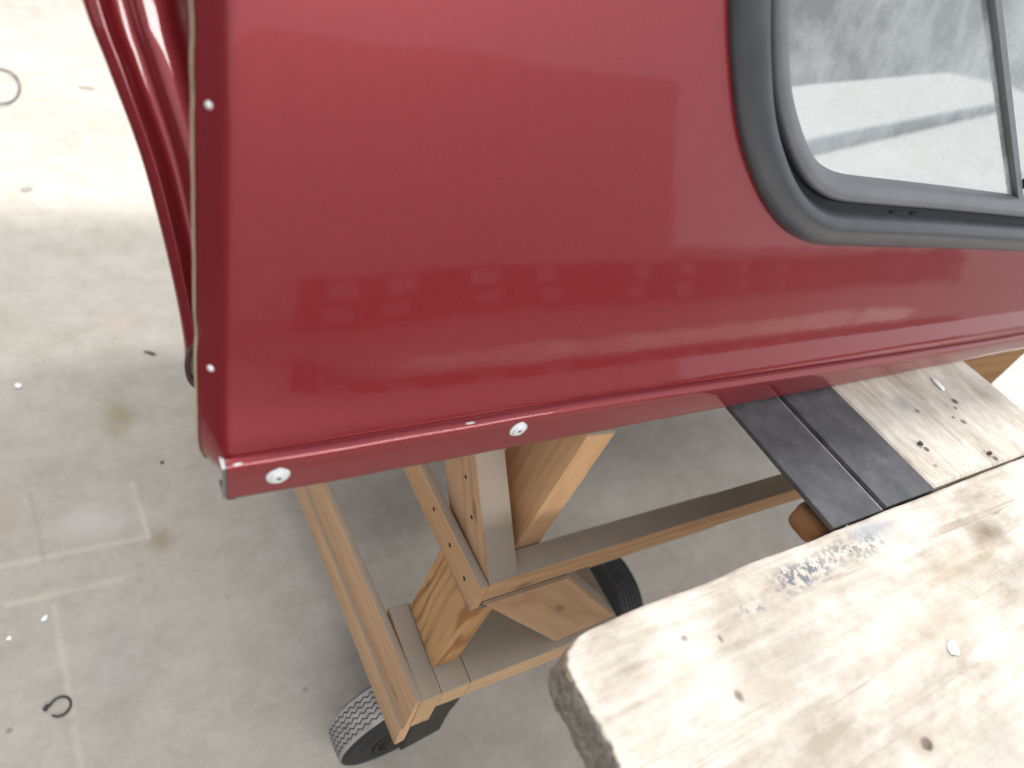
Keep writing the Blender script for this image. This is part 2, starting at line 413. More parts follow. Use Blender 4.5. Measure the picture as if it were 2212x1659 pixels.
def make_panel():
    hole = offset_win(0.017)
    band = 0.0145
    ss = [0, 0.0012, 0.003, 0.006, 0.009, 0.012, 0.0145, 0.0165, 0.0185, 0.021, 0.025, 0.03]
    while ss[-1] < 0.62: ss.append(ss[-1] + 0.010)
    while ss[-1] < CAPX1: ss.append(ss[-1] + 0.014)
    zs = [0.838]
    while zs[-1] < CAPZ1: zs.append(zs[-1] + 0.008)
    V = []; idx = {}
    def back(s):      # the folded rear edge of the panel: a chamfer with a soft crease
        k = 0.0020
        u = band - s
        return 1.25 * 0.5 * (u + math.sqrt(u * u + 4 * k * k)) - (1.25 * 0.5 * (-0.6 + math.sqrt(0.36 + 4 * k * k)))
    for j, z in enumerate(zs):
        for i, s in enumerate(ss):
            ex = edge_x(z)
            r = 0.026                                   # rounded lower rear corner
            zz = z
            if z < 0.838 + r:
                q = (0.838 + r - z) / r
                ex = ex + 0.016 * (1 - math.sqrt(max(0, 1 - q * q))) * max(0, 1 - s / 0.05)
            nick = 0.0016 * max(0, noise.noise(Vector((z * 40, 3.2, 0)))) * math.exp(-s / 0.003)
            x = ex + s + nick
            b_ = back(s)
            roof = 0.05 * max(0, (z - 1.36) / 0.06) ** 2
            belly = -flare(z) * min(1.0, max(0.0, (s - 0.001) / 0.012)) + roll(s, z)
            crown = 0.006 * ((x - 0.9) / 0.9) ** 2
            idx[(i, j)] = len(V); V.append((x, py(z) + b_ + belly + roof + crown - 0.004, zz))
    F = []
    for j in range(len(zs) - 1):
        for i in range(len(ss) - 1):
            a, b, c, d = idx[(i, j)], idx[(i + 1, j)], idx[(i + 1, j + 1)], idx[(i, j + 1)]
            cx = (V[a][0] + V[c][0]) / 2; cz = (V[a][2] + V[c][2]) / 2
            if inside(hole, cx, cz): continue
            F.append((a, b, c, d))
    me = me_py('side_panel', V, F)
    o = link_mesh('side_panel', me, PAINT, cap, smooth=180)
    sol = o.modifiers.new('shell', 'SOLIDIFY'); sol.thickness = 0.004; sol.offset = -1; sol.use_rim = True
    # raw trimmed fibreglass edge, a thin pale bead down the rear edge
    V2 = []; F2 = []
    k = 0
    for j, z in enumerate(zs):
        p = V[idx[(0, j)]]
        for (dx, dy) in ((-0.0003, -0.0001), (-0.0012, 0.0010), (-0.0012, 0.0045), (0.0008, 0.0050)):
            V2.append((p[0] + dx, p[1] + dy, p[2]))
        if j:
            for q in range(3): F2.append((4 * (j - 1) + q, 4 * (j - 1) + q + 1, 4 * j + q + 1, 4 * j + q))
    link_mesh('raw_edge', me_py('raw_edge', V2, F2), RAWEDGE, cap, smooth=60)
make_panel()

def make_rail():
    xs = []; x = 0.0445
    while x < CAPX1: xs.append(x); x += 0.012
    V = []; F = []
    rows = []
    for i, x in enumerate(xs):
        sharp = 1.0
        top = 0.868 + 0.004 * min(1, (x - 0.0445) / 0.3) - 0.011 * min(1, max(0, (x - 0.35) / 0.8))
        wv = 0.0008 * noise.noise(Vector((x * 12, 0, 0)))
        y0 = 0.2982 + wv + 0.006 * ((x - 0.9) / 0.9) ** 2; crown = 0.006 * ((x - 0.9) / 0.9) ** 2 - 0.004
        yp = py(top) + crown - flare(top)
        # (y, z): crease on the panel, top roll, front face, lower lip, underside
        A = [(yp + 0.004, top - 0.0070), (yp - 0.0004, top - 0.0045), (yp - 0.0012, top - 0.0020), (0.5 * yp + 0.5 * y0 + 0.0006, top - 0.0003), (y0 + 0.0006, top - 0.0022), (y0 - 0.0006, top - 0.0065),
             (y0 - 0.0004, top - 0.016), (y0, top - 0.026), (y0 + 0.0002, 0.8330), (y0 + 0.0005, 0.8285), (y0 + 0.0014, 0.8262), (y0 + 0.005, 0.8255), (y0 + 0.022, 0.8256), (y0 + 0.024, 0.831)]
        Bp = [(yp - 0.0008, top + 0.030), (yp - 0.0015, top + 0.012), (yp - 0.0018, top + 0.004), (y0 + 0.0026, top - 0.0022), (y0 + 0.0006, top - 0.0068), (y0 - 0.0006, top - 0.0105)] + A[6:]
        for (a, b) in zip(A, Bp):
            V.append((x, a[0] * sharp + b[0] * (1 - sharp), a[1] * sharp + b[1] * (1 - sharp)))
    n = 14
    for i in range(len(xs) - 1):
        for k in range(n - 1):
            F.append((i * n + k, i * n + k + 1, (i + 1) * n + k + 1, (i + 1) * n + k))
    me = me_py('bottom_rail', V, F)
    for p in me.polygons: p.material_index = 0
    me.materials.append(PAINT); me.materials.append(RAWEDGE)
    for p in me.polygons:
        if p.index % (n - 1) >= 10: p.material_index = 1
    o = link_mesh('bottom_rail', me, PAINT, cap, smooth=180)
    # the open rear end of the rail: folded aluminium channel inside
    bm = bmesh.new()
    for (x0, x1, y0, y1, z0, z1) in ((0.0418, 0.0465, 0.3062, 0.308, 0.8275, 0.8625), (0.0418, 0.0465, 0.308, 0.322, 0.8275, 0.830), (0.0418, 0.0465, 0.308, 0.318, 0.8600, 0.8625)):
        vs = [bm.verts.new((x, y, z)) for x in (x0, x1) for y in (y0, y1) for z in (z0, z1)]
        for f in ((0, 1, 3, 2), (4, 6, 7, 5), (0, 4, 5, 1), (2, 3, 7, 6), (0, 2, 6, 4), (1, 5, 7, 3)): bm.faces.new([vs[i] for i in f])
    bmesh.ops.recalc_face_normals(bm, faces=bm.faces)
    link_mesh('rail_channel', me_from_bm(bm, 'rail_channel'), ALUMINIUM, cap)
    bm = bmesh.new()
    vs = [bm.verts.new(p) for p in ((0.0450, 0.3045, 0.827), (0.0450, 0.325, 0.827), (0.0450, 0.325, 0.862), (0.0450, 0.3045, 0.864))]
    bm.faces.new(vs); r = bmesh.ops.extrude_face_region(bm, geom=bm.faces[:])
    for g in r['geom']:
        if isinstance(g, bmesh.types.BMVert): g.co.x += 0.006
    link_mesh('rail_end', me_from_bm(bm, 'rail_end'), DARK, cap)
    # flakes of pale filler in the crease
    for (x, l) in ((0.235, 0.009), (0.052, 0.007)):
        bm = bmesh.new(); bmesh.ops.create_icosphere(bm, subdivisions=2, radius=1)
        for v_ in bm.verts: v_.co = Vector((v_.co.x * l / 2, v_.co.y * 0.0010, v_.co.z * 0.0007)) * (1 + 0.3 * noise.noise(v_.co * 3))
        link_mesh('filler_flake', me_from_bm(bm, 'filler_flake'), ZINC, cap, (x, 0.3050, 0.8672 + 0.004 * min(1, (x - 0.0445) / 0.3)), smooth=180)
make_rail()

def lathe(profile, seg, axis='y'):
    """profile: list of (radius, depth); spun about the y axis, depth along -y"""
    V = []; F = []
    for i in range(seg):
        a = 2 * math.pi * i / seg
        for (r, d) in profile: V.append((r * math.cos(a), -d, r * math.sin(a)))
    n = len(profile)
    for i in range(seg):
        for k in range(n - 1):
            F.append((i * n + k, i * n + k + 1, ((i + 1) % seg) * n + k + 1, ((i + 1) % seg) * n + k))
    return V, F

def make_screw(x, z, ang):
    prof = [(0.0087, 0.0), (0.0087, 0.0008), (0.0082, 0.0014), (0.0066, 0.0017), (0.0060, 0.0019), (0.0058, 0.0030), (0.0050, 0.0036), (0.0033, 0.0038), (0.0021, 0.0037), (0.0018, 0.0022), (0.0, 0.0020)]
    V, F = lathe(prof, 28)
    for i, v in enumerate(V):
        a = math.atan2(v[2], v[0]); r = math.hypot(v[0], v[2])
        k = 1 + (0.14 * math.exp(-((a - 1.45) / 0.28) ** 2) + 0.03 * math.sin(3 * a + ang)) * (r / 0.0087) ** 4      # the washer's little tab at the top
        V[i] = (v[0] * k, v[1], v[2] * k)
    o = link_mesh('screw', me_py('screw', V, F), ZINC, cap, (x, 0.2978 + 0.006 * ((x - 0.9) / 0.9) ** 2, z), Matrix.Rotation(math.radians(3), 3, 'X'), smooth=40)
    V, F = lathe([(0.0019, 0.0), (0.0019, 0.0026), (0.0, 0.0026)], 6)
    link_mesh('socket', me_py('socket', V, F), DARK, o, PW(o) + Vector((0, -0.0004, 0)))
    return o
make_screw(0.0795, 0.8485, 0.3); make_screw(0.2845, 0.8555, 1.9)
def make_rivet(x, z, s):
    V, F = lathe([(0.0031 * s, 0.0), (0.0030 * s, 0.0008), (0.0022 * s, 0.0015), (0.0009 * s, 0.0018), (0, 0.0018)], 18)
    yb = py(z) - 0.004 + 1.25 * max(0, 0.0145 - (x - edge_x(z))) + roll(x - edge_x(z), z) - flare(z) * min(1.0, max(0.0, (x - edge_x(z) - 0.001) / 0.012)) + 0.006 * ((x - 0.9) / 0.9) ** 2
    link_mesh('rivet', me_py('rivet', V, F), ZINC, cap, (x, yb + 0.0004, z), Matrix.Rotation(math.radians(-50), 3, 'Z'), smooth=60)
make_rivet(0.0530, 1.081, 0.75); make_rivet(0.0425, 0.920, 0.85)

def sweep_window(name, prof, mat, sm=50):
    """prof: (inset from the outline, proud of the panel)"""
    V = []; F = []; n = len(prof); M_ = len(WIN)
    for i in range(M_):
        for (d, h) in prof:
            d = d * WK[i]
            x = WIN[i][0] + WN[i][0] * d; z = WIN[i][1] + WN[i][1] * d
            V.append((x, py(z) + 0.006 * ((x - 0.9) / 0.9) ** 2 - 0.004 - h, z))
    for i in range(M_):
        for k in range(n - 1):
            F.append((i * n + k, i * n + k + 1, ((i + 1) % M_) * n + k + 1, ((i + 1) % M_) * n + k))
    me = me_py(name, V, F)
    return link_mesh(name, me, mat, cap, smooth=sm)
seal = sweep_window('window_seal', [(0.0, -0.001), (0.0004, 0.0035), (0.002, 0.0065), (0.006, 0.0105), (0.011, 0.0140), (0.016, 0.0165), (0.020, 0.0174), (0.0235, 0.0170), (0.0260, 0.0150), (0.0275, 0.0110), (0.0285, 0.0050), (0.029, -0.006)], RUBBER)
sweep_window('seal_groove', [(0.0282, 0.003), (0.031, -0.0035), (0.0375, -0.0038)], GROOVE)
sweep_window('glazing_bead', [(0.0355, -0.007), (0.0358, 0.001), (0.0372, 0.0050), (0.0405, 0.0075), (0.0445, 0.0080), (0.0485, 0.0062), (0.0515, 0.0022), (0.0530, -0.004), (0.0535, -0.010)], BEAD)
for x in (0.742, 0.784):      # drain slots in the groove
    bm = bmesh.new(); bmesh.ops.create_cube(bm, size=1)
    for v in bm.verts: v.co = Vector((v.co.x * 0.010 + v.co.z * 0.006, v.co.y * 0.004, v.co.z * 0.006))
    bmesh.ops.bevel(bm, geom=bm.edges[:], offset=0.0012, segments=2, affect='EDGES')
    link_mesh('drain_slot', me_from_bm(bm, 'drain_slot'), DARK, cap, (x, py(1.046) - 0.0068, 1.0395 - 0.02 * (x - 0.744)), smooth=60)

def make_glass():
    inner = offset_win(0.050)
    div_x = lambda z: 1.008 - (z - 1.073) * 1.377          # the sliding pane's upright follows the raked rear of the window
    def pane(name, keep, depth):
        bm = bmesh.new()
        pts = []
        n = len(inner)
        for i in range(n):
            a = inner[i]; b = inner[(i + 1) % n]
            sa = keep(a[0] - div_x(a[1])); sb = keep(b[0] - div_x(b[1]))
            if sa: pts.append(a)
            if sa != sb:
                lo, hi = 0.0, 1.0
                for _ in range(30):
                    t = (lo + hi) / 2; q = (a[0] + (b[0] - a[0]) * t, a[1] + (b[1] - a[1]) * t)
                    if keep(q[0] - div_x(q[1])) == sa: lo = t
                    else: hi = t
                pts.append(q)
        f = bm.faces.new([bm.verts.new((x, py(z) + depth, z)) for x, z in pts])
        if f.normal.y > 0: f.normal_flip()
        link_mesh(name, me_from_bm(bm, name), GLASS, cap)
    pane('window_pane', lambda d: d < 0, 0.006)
    pane('window_pane', lambda d: d >= 0, 0.0085)
    z0, z1 = 1.045, 1.31
    V = []; F = []
    prof = [(-0.010, 0.006), (-0.0095, 0.000), (-0.007, -0.002), (0.007, -0.002), (0.0095, 0.0), (0.010, 0.006), (0.010, 0.014), (-0.010, 0.014)]
    for i in range(9):
        z = z0 + (z1 - z0) * i / 8
        for (a, b) in prof: V.append((div_x(z) + a, py(z) + b, z))
    n = len(prof)
    for i in range(8):
        for k in range(n): F.append((i * n + k, i * n + (k + 1) % n, (i + 1) * n + (k + 1) % n, (i + 1) * n + k))
    F += [tuple(range(n)), tuple(range(8 * n, 9 * n))]
    d = link_mesh('pane_upright', me_py('pane_upright', V, F), BEAD, cap, smooth=40)
    bm = bmesh.new(); bmesh.ops.create_cube(bm, size=1)
    for v in bm.verts: v.co = Vector((v.co.x * 0.016, v.co.y * 0.012, v.co.z * 0.022))
    bmesh.ops.bevel(bm, geom=bm.edges[:], offset=0.003, segments=3, affect='EDGES')
    l = link_mesh('latch', me_from_bm(bm, 'latch'), DARK, cap, (1.022, py(1.08) - 0.003, 1.082), smooth=60)
make_glass()

# the curved moulding of the rear opening, seen past the panel's rear edge
def make_moulding():
    Y0 = 0.43; LEAN = 0.5
    sil = [(-0.024, 1.26), (-0.019, 1.17), (-0.0045, 1.0756), (0.0052, 1.0381), (0.0189, 0.9861), (0.0268, 0.9377), (0.0324, 0.8883), (0.0349, 0.8496), (0.0340, 0.8235)]
    pts = []
    for i in range(len(sil) - 1):
        p0 = Vector(sil[max(0, i - 1)]); p1 = Vector(sil[i]); p2 = Vector(sil[i + 1]); p3 = Vector(sil[min(len(sil) - 1, i + 2)])
        for j in range(7):
            t = j / 7
            pts.append(0.5 * ((2 * p1) + (-p0 + p2) * t + (2 * p0 - 5 * p1 + 4 * p2 - p3) * t * t + (-p0 + 3 * p1 - 3 * p2 + p3) * t ** 3))
    pts.append(Vector(sil[-1]))
    # (across to the right, towards the camera): flange, bright rib, valley, broad rolled face
    prof = [(0.005, -0.034), (0.0008, -0.024), (0.0, -0.014), (0.0006, -0.006), (0.0022, -0.0005), (0.005, 0.0028), (0.0082, 0.0040), (0.0096, 0.0058), (0.0108, 0.0062), (0.0122, 0.0050), (0.0136, 0.0018), (0.0165, -0.0015), (0.0215, -0.0030), (0.0255, -0.0022),
            (0.0278, 0.0008), (0.0300, 0.0055), (0.0330, 0.0098), (0.0370, 0.0122), (0.0420, 0.0132), (0.0500, 0.0130), (0.0560, 0.0100), (0.0605, 0.0020), (0.066, -0.010), (0.076, -0.022), (0.10, -0.030), (0.13, -0.030)]
    V = []; F = []; n = len(prof)
    for i, p in enumerate(pts):
        a = pts[max(0, i - 1)]; b = pts[min(len(pts) - 1, i + 1)]; t = (b - a).normalized(); nrm = Vector((-t.y, t.x))
        if nrm.x < 0: nrm = -nrm
        sc = 0.80 + 0.25 * min(1, max(0, (p.y - 0.84) / 0.24))
        for (u, v) in prof:
            u *= sc; zz = p.y + nrm.y * u * 0.9
            V.append((p.x + nrm.x * u, Y0 + LEAN * (zz - 0.82) - v * 0.9, zz - v * 0.4))
    for i in range(len(pts) - 1):
        for k in range(n - 1): F.append((i * n + k, i * n + k + 1, (i + 1) * n + k + 1, (i + 1) * n + k))
    me = me_py('rear_moulding', V, F)
    o = link_mesh('rear_moulding', me, PAINT, cap, smooth=180)
    sol = o.modifiers.new('shell', 'SOLIDIFY'); sol.thickness = 0.0035; sol.offset = 1
    # the trimmed foot: a lens-shaped cut end, dark lip round a grey hollow
    ax = Vector((0.0, -0.55, 0.84)).normalized(); up_ = Vector((0.10, 0.70, 0.70)).normalized(); rt = up_.cross(ax).normalized()
    if rt.x < 0: rt = -rt
    c0 = Vector((0.0420, 0.4335, 0.845)); V = []; F = []; m_ = 26
    for i in range(m_):
        a = 2 * math.pi * i / m_; ca, sa = math.cos(a), math.sin(a)
        for (r, h) in ((1.0, -0.006), (1.0, 0.0), (0.93, 0.0012), (0.70, 0.001), (0.62, -0.004)):
            p = c0 + rt * (0.0085 * r * ca * (1 - 0.25 * sa)) + up_ * (0.0195 * r * sa) + Vector((0, -1, 0.25)) * h
            V.append(p)
    for i in range(m_):
        for k in range(4): F.append((i * 5 + k, i * 5 + k + 1, ((i + 1) % m_) * 5 + k + 1, ((i + 1) % m_) * 5 + k))
    F.append(tuple(i * 5 + 4 for i in range(m_)))
    me = me_py('moulding_foot', V, F); me.materials.append(DARKRED); me.materials.append(FORKGREY)
    me.polygons[len(F) - 1].material_index = 1
    link_mesh('moulding_foot', me, DARKRED, cap, smooth=40)
    return o
make_moulding()

def make_shell():      # roof, far side and front of the cap: what shades the cart and shows through the glass
    V = [(0.07, 0.49, CAPZ1), (CAPX1, 0.49, CAPZ1), (CAPX1, 1.42, CAPZ1), (0.07, 1.42, CAPZ1)]
    o = link_mesh('roof', me_py('roof', V, [(0, 1, 2, 3)]), PAINT, cap)
    s = o.modifiers.new('shell', 'SOLIDIFY'); s.thickness = 0.02
    V = [(0.07, 1.44, RAILZ), (1.75, 1.44, RAILZ - 0.02), (1.95, 1.44, 0.845), (2.65, 1.44, 0.965), (3.4, 1.44, 0.99), (3.4, 1.40, CAPZ1), (0.07, 1.40, CAPZ1)]
    o = link_mesh('far_side', me_py('far_side', V, [tuple(range(7))]), HEADLINER, cap)
    s = o.modifiers.new('shell', 'SOLIDIFY'); s.thickness = 0.01
make_shell()

# ------------------------------------------------------------------ rolling timber cart under the cap
cart = empty('timber_cart', (0.45, 0.40, 0.0), 'rolling cart of nailed dusty fir boards on rubber tyres under the maroon cap', 'cart')
Z1 = 0.43; Z2 = 0.63
# lower left side board with its doubled lower edge
fa, fb = Vector((0.245, 0.233, 0)), Vector((0.189, 1.05, 0))
board('side_board', fa + Vector((0.005, 0, Z1)), fb + Vector((0.005, 0, Z1)), 0.011, 0.098, FIR_PALE, cart, seed=1, bevel=0.004)
board('side_board', fa + Vector((0.004, 0.002, Z1 - 0.0985)), fb + Vector((0.004, 0.002, Z1 - 0.0985)), 0.015, 0.058, FIR_PALE, cart, seed=2, bevel=0.003)
board('rail_block', (0.2655, 0.232, Z1 - 0.001), (0.2655, 0.361, Z1 - 0.001), 0.0275, 0.089, FIR_ROUGH, cart, seed=3)
board('lower_rail', (0.2800, 0.2955, Z1 - 0.002), (0.3195, 0.2955, Z1 - 0.002), 0.127, 0.046, FIR_ROUGH, cart, seed=4)
board('lower_rail', (0.3205, 0.2960, Z1 - 0.001), (0.568, 0.2960, Z1 - 0.001), 0.128, 0.046, FIR_ROUGH, cart, seed=5)
board('post', (0.2975, 0.3100, 0.57), (0.2975, 0.3100, Z1 - 0.0015), 0.0375, 0.0, FIR_ORANGE, cart, seed=6) if False else None
def post(name, x0, x1, y0, y1, z0, z1, mat, seed, lean=(0, 0)):
    """an upright two by four; grain runs up"""
    L = z1 - z0
    cx, cy = (x0 + x1) / 2, y0
    return board(name, (cx, cy, z0), (cx + lean[0], cy + lean[1], z1), x1 - x0, y1 - y0, mat, cart, up=(0, -1, 0), seed=seed)
post('post', 0.278, 0.316, 0.266, 0.353, Z1 - 0.0005, Z2 - 0.052, FIR_ORANGE, 6, (0.012, -0.004))
board('upper_side_board', (0.2985, 0.264, Z2), (0.281, 0.75, Z2), 0.0115, 0.052, FIR, cart, seed=8)
board('upper_rail', (0.3052, 0.2810, Z2 - 0.0005), (1.15, 0.2810, Z2 - 0.0005), 0.032, 0.040, FIR, cart, seed=9)
# raking brace in the depth direction, its dusty edge towards the camera
board('brace', (0.3240, 0.266, Z2 - 0.002), (0.3240, 0.266 + 0.30, Z2 + 0.30), 0.038, 0.089, FIR_PALE, cart, up=(0, -0.7, 0.7), seed=10)
post('post', 0.3475, 0.3855, 0.2985, 0.3875, Z2 - 0.045, 0.8235, FIR, 11, (0.026, 0.0))
board('cap_bearer', (0.10, 0.42, 0.8235), (1.30, 0.42, 0.8235), 0.089, 0.038, FIR, cart, seed=12)
# diagonal brace across the front, from under the upper rail down onto the lower rail
def front_brace():
    A = [Vector((0.306, 0.262, 0.5885)), Vector((0.426, 0.262, 0.5885)), Vector((0.566, 0.245, Z1 - 0.0005)), Vector((0.455, 0.241, Z1 - 0.0005))]
    # local axes: X down the brace (grain), Z out of its front face
    X = (A[3] - A[0]).normalized(); Zf = (A[1] - A[0]).cross(X).normalized()
    if Zf.y > 0: Zf = -Zf
    Yf = Zf.cross(X); R = Matrix((X, Yf, Zf)).transposed()
    bm = bmesh.new()
    fr = [bm.verts.new(R.transposed() @ (a - A[0])) for a in A]; f = bm.faces.new(fr)
    r = bmesh.ops.extrude_face_region(bm, geom=[f])
    for g in r['geom']:
        if isinstance(g, bmesh.types.BMVert): g.co.z -= 0.038
    bmesh.ops.bevel(bm, geom=bm.edges[:], offset=0.002, segments=2, affect='EDGES')
    bmesh.ops.recalc_face_normals(bm, faces=bm.faces)
    link_mesh('brace', me_from_bm(bm, 'brace'), FIR_PALE, cart, A[0], R.to_3x3(), smooth=35)
front_brace()

def make_wheel(name_parent, cx, yn, R, yaw, w, tread=None, swivel=True):
    """pneumatic tyre with zigzag grooves; axle along local y, near face at y = yn"""
    caster = bpy.data.objects.new('caster', None); C.objects.link(caster); caster.parent = name_parent
    caster.location = Vector((cx, yn, R)) - PW(name_parent)
    rot = Matrix.Rotation(yaw, 3, 'Z')
    per = 52; seg = per * 4
    tri = [0, 1, 0, -1]
    cols = [(0.0, R - 0.030, 0), (0.0005, R - 0.020, 0), (0.003, R - 0.010, 0), (0.0065, R - 0.0042, 0), (0.0095, R - 0.0018, 0)]
    ng = 5
    for g in range(ng):
        c = 0.0155 + (w - 0.031) * g / (ng - 1)
        cr = R - 0.0010 - 0.0030 * ((c - w / 2) / (w / 2)) ** 2
        cols += [(c - 0.0011, cr, 1), (c - 0.0007, cr - 0.0038, 1), (c + 0.0007, cr - 0.0038, 1), (c + 0.0011, cr, 1)]
    cols += [(w - 0.0095, R - 0.0018, 0), (w - 0.0065, R - 0.0042, 0), (w - 0.003, R - 0.010, 0), (w - 0.0005, R - 0.020, 0), (w, R - 0.030, 0)]
    V = []; F = []; n = len(cols)
    for i in range(seg):
        a = 2 * math.pi * i / seg
        for (y, r, z_) in cols:
            V.append((r * math.cos(a), y + z_ * 0.0021 * tri[i % 4], r * math.sin(a)))
    me_faces = []
    for i in range(seg):
        for k in range(n - 1): F.append((i * n + k, i * n + k + 1, ((i + 1) % seg) * n + k + 1, ((i + 1) % seg) * n + k))
    me = me_py('tyre', V, F); me.materials.append(tread or TREAD); me.materials.append(TYRE)
    for p in me.polygons:
        k = p.index % (n - 1)
        grv = 5 <= k < n - 6 and (k - 5) % 4 in (0, 1, 2)
        p.material_index = 1 if (k < 3 or k >= n - 4 or grv) else 0
    o = link_mesh('tyre', me, TREAD, caster, PW(caster), rot, smooth=35)
    # inner sidewall, rim and hub
    V, F = lathe([(R - 0.030, 0.0), (R - 0.034, 0.003), (R - 0.046, 0.0035), (R - 0.054, -0.001)], 64)
    link_mesh('sidewall', me_py('sidewall', V, F), TYRE, caster, PW(caster), rot, smooth=60)
    V, F = lathe([(R - 0.054, -0.001), (R - 0.056, 0.004), (R - 0.060, 0.004), (R - 0.066, -0.012), (0.024, -0.014), (0.022, 0.010), (0.009, 0.012), (0.009, 0.020), (0, 0.020)], 48)
    link_mesh('rim', me_py('rim', V, F), FORK, caster, PW(caster), rot, smooth=40)
    V, F = lathe([(R - 0.030, -w), (R - 0.054, -w - 0.001), (0.02, -w + 0.01), (0, -w)], 48)
    link_mesh('back_wall', me_py('back_wall', V, F), TYRE, caster, PW(caster), rot, smooth=40)
    if not swivel: return caster
    # fork plates and top plate
    bm = bmesh.new()
    def bx(x0, x1, y0, y1, z0, z1):
        vs = [bm.verts.new((x, y, z)) for x in (x0, x1) for y in (y0, y1) for z in (z0, z1)]
        for f in ((0, 1, 3, 2), (4, 6, 7, 5), (0, 4, 5, 1), (2, 3, 7, 6), (0, 2, 6, 4), (1, 5, 7, 3)): bm.faces.new([vs[i] for i in f])
    bx(-0.018, 0.055, -0.022, -0.017, -0.012, R + 0.012); bx(-0.018, 0.055, w + 0.017, w + 0.022, -0.012, R + 0.012); bx(-0.02, 0.060, -0.022, w + 0.022, R + 0.012, R + 0.018)
    bx(-0.035, 0.08, -0.02, w + 0.02, R + 0.026, R + 0.032)
    bmesh.ops.recalc_face_normals(bm, faces=bm.faces)
    bmesh.ops.bevel(bm, geom=bm.edges[:], offset=0.0015, segments=1, affect='EDGES')
    link_mesh('fork', me_from_bm(bm, 'fork'), FORK, caster, PW(caster), rot)
    V, F = lathe([(0.028, 0), (0.028, 0.010), (0.012, 0.010), (0.012, 0.0)], 24)
    link_mesh('swivel', me_py('swivel', V, F), FORK, caster, PW(caster) + rot @ Vector((0.022, w / 2, R + 0.017)), rot @ Matrix.Rotation(math.radians(-90), 3, 'X'), smooth=40)
    return caster
make_wheel(cart, 0.307, 0.287, 0.112, 0.096, 0.066)
make_wheel(cart, 0.735, 0.38, 0.112, math.radians(-90), 0.066, TYRE, False)  # tread given the black colour to stand in for shade
board('lower_stringer', (0.44, 0.395, Z1 - 0.060), (0.95, 0.395, Z1 - 0.060), 0.05, 0.05, FIR_ROUGH, cart, seed=15)

# nail heads and old nail holes in the cart's faces
def nail(p, nrm, r=0.003):
    V, F = lathe([(r, 0.0), (r * 0.9, 0.0005), (0, 0.0006)], 10)
    rot = Vector((0, -1, 0)).rotation_difference(Vector(nrm)).to_matrix()
    link_mesh('nail', me_py('nail', V, F), DARK, cart, p, rot)
for (y, dz) in ((0.385, 0.018), (0.335, 0.022), (0.292, 0.026)):
    nail((0.2924 - 0.036 * (y - 0.264), y, Z2 - dz), (-1, 0, 0))
for (y, z) in ((0.42, 0.80), (0.335, 0.66), (0.40, 0.775), (0.385, 0.755), (0.37, 0.69)): nail((0.3048, y, z), (-1, 0, 0), 0.0026)

# ------------------------------------------------------------------ beams that carry the cap
def outline_slab(name, outline, ztop, thick, mats, label, cat, end_test, edge=0.004, rough=0.0012, grain_rot=None, origin=(0, 0)):
    """a thick plank from its plan outline: worn upper arris, uneven sawn ends (second material)"""
    n = len(outline); ox, oy = origin
    levels = [(0.0, edge), (-edge * 0.35, edge * 0.35), (-edge, 0.0)] + [(-edge - (thick - 2 * edge) * k / 9, 0.0) for k in range(1, 10)] + [(-thick, edge * 0.7)]
    c = [Vector((x - ox, y - oy)) for x, y in outline]
    V = []; F = []
    for li, (dz, ins) in enumerate(levels):
        for i in range(n):
            t = (c[(i + 1) % n] - c[i - 1]).normalized(); nr = Vector((-t.y, t.x))
            isend = end_test(outline[i][0], outline[i][1])
            j = noise.noise(Vector((outline[i][0] * 90, outline[i][1] * 90, dz * 130))) * (rough * (1.3 if isend else 0.35))
            j += noise.noise(Vector((outline[i][0] * 300, outline[i][1] * 300, dz * 420))) * (rough * (1.2 if isend else 0.1))
            k = ins * (1 + 0.7 * noise.noise(Vector((outline[i][0] * 60, outline[i][1] * 60, 9 + li))))
            p = c[i] + nr * (k + j)
            V.append((p.x, p.y, dz))
    L = len(levels)
    mi = []
    for li in range(L - 1):
        for i in range(n):
            a = li * n + i; b = li * n + (i + 1) % n
            F.append((a, b, b + n, a + n))
            m = ((outline[i][0] + outline[(i + 1) % n][0]) / 2, (outline[i][1] + outline[(i + 1) % n][1]) / 2)
            mi.append(1 if (end_test(*m) and li >= 1) else 0)
    F.append(tuple(range(n))); mi.append(0)
    F.append(tuple(reversed(range((L - 1) * n, L * n)))); mi.append(0)
    me = me_py(name, V, F)
    for p, k in zip(me.polygons, mi): p.material_index = k
    bm = bmesh.new(); bm.from_mesh(me); bmesh.ops.recalc_face_normals(bm, faces=bm.faces); bm.to_mesh(me); bm.free()
    for m in mats: me.materials.append(m)
    o = link_mesh(name, me, mats, None, (ox, oy, ztop), smooth=50)
    return tag(o, label, cat)

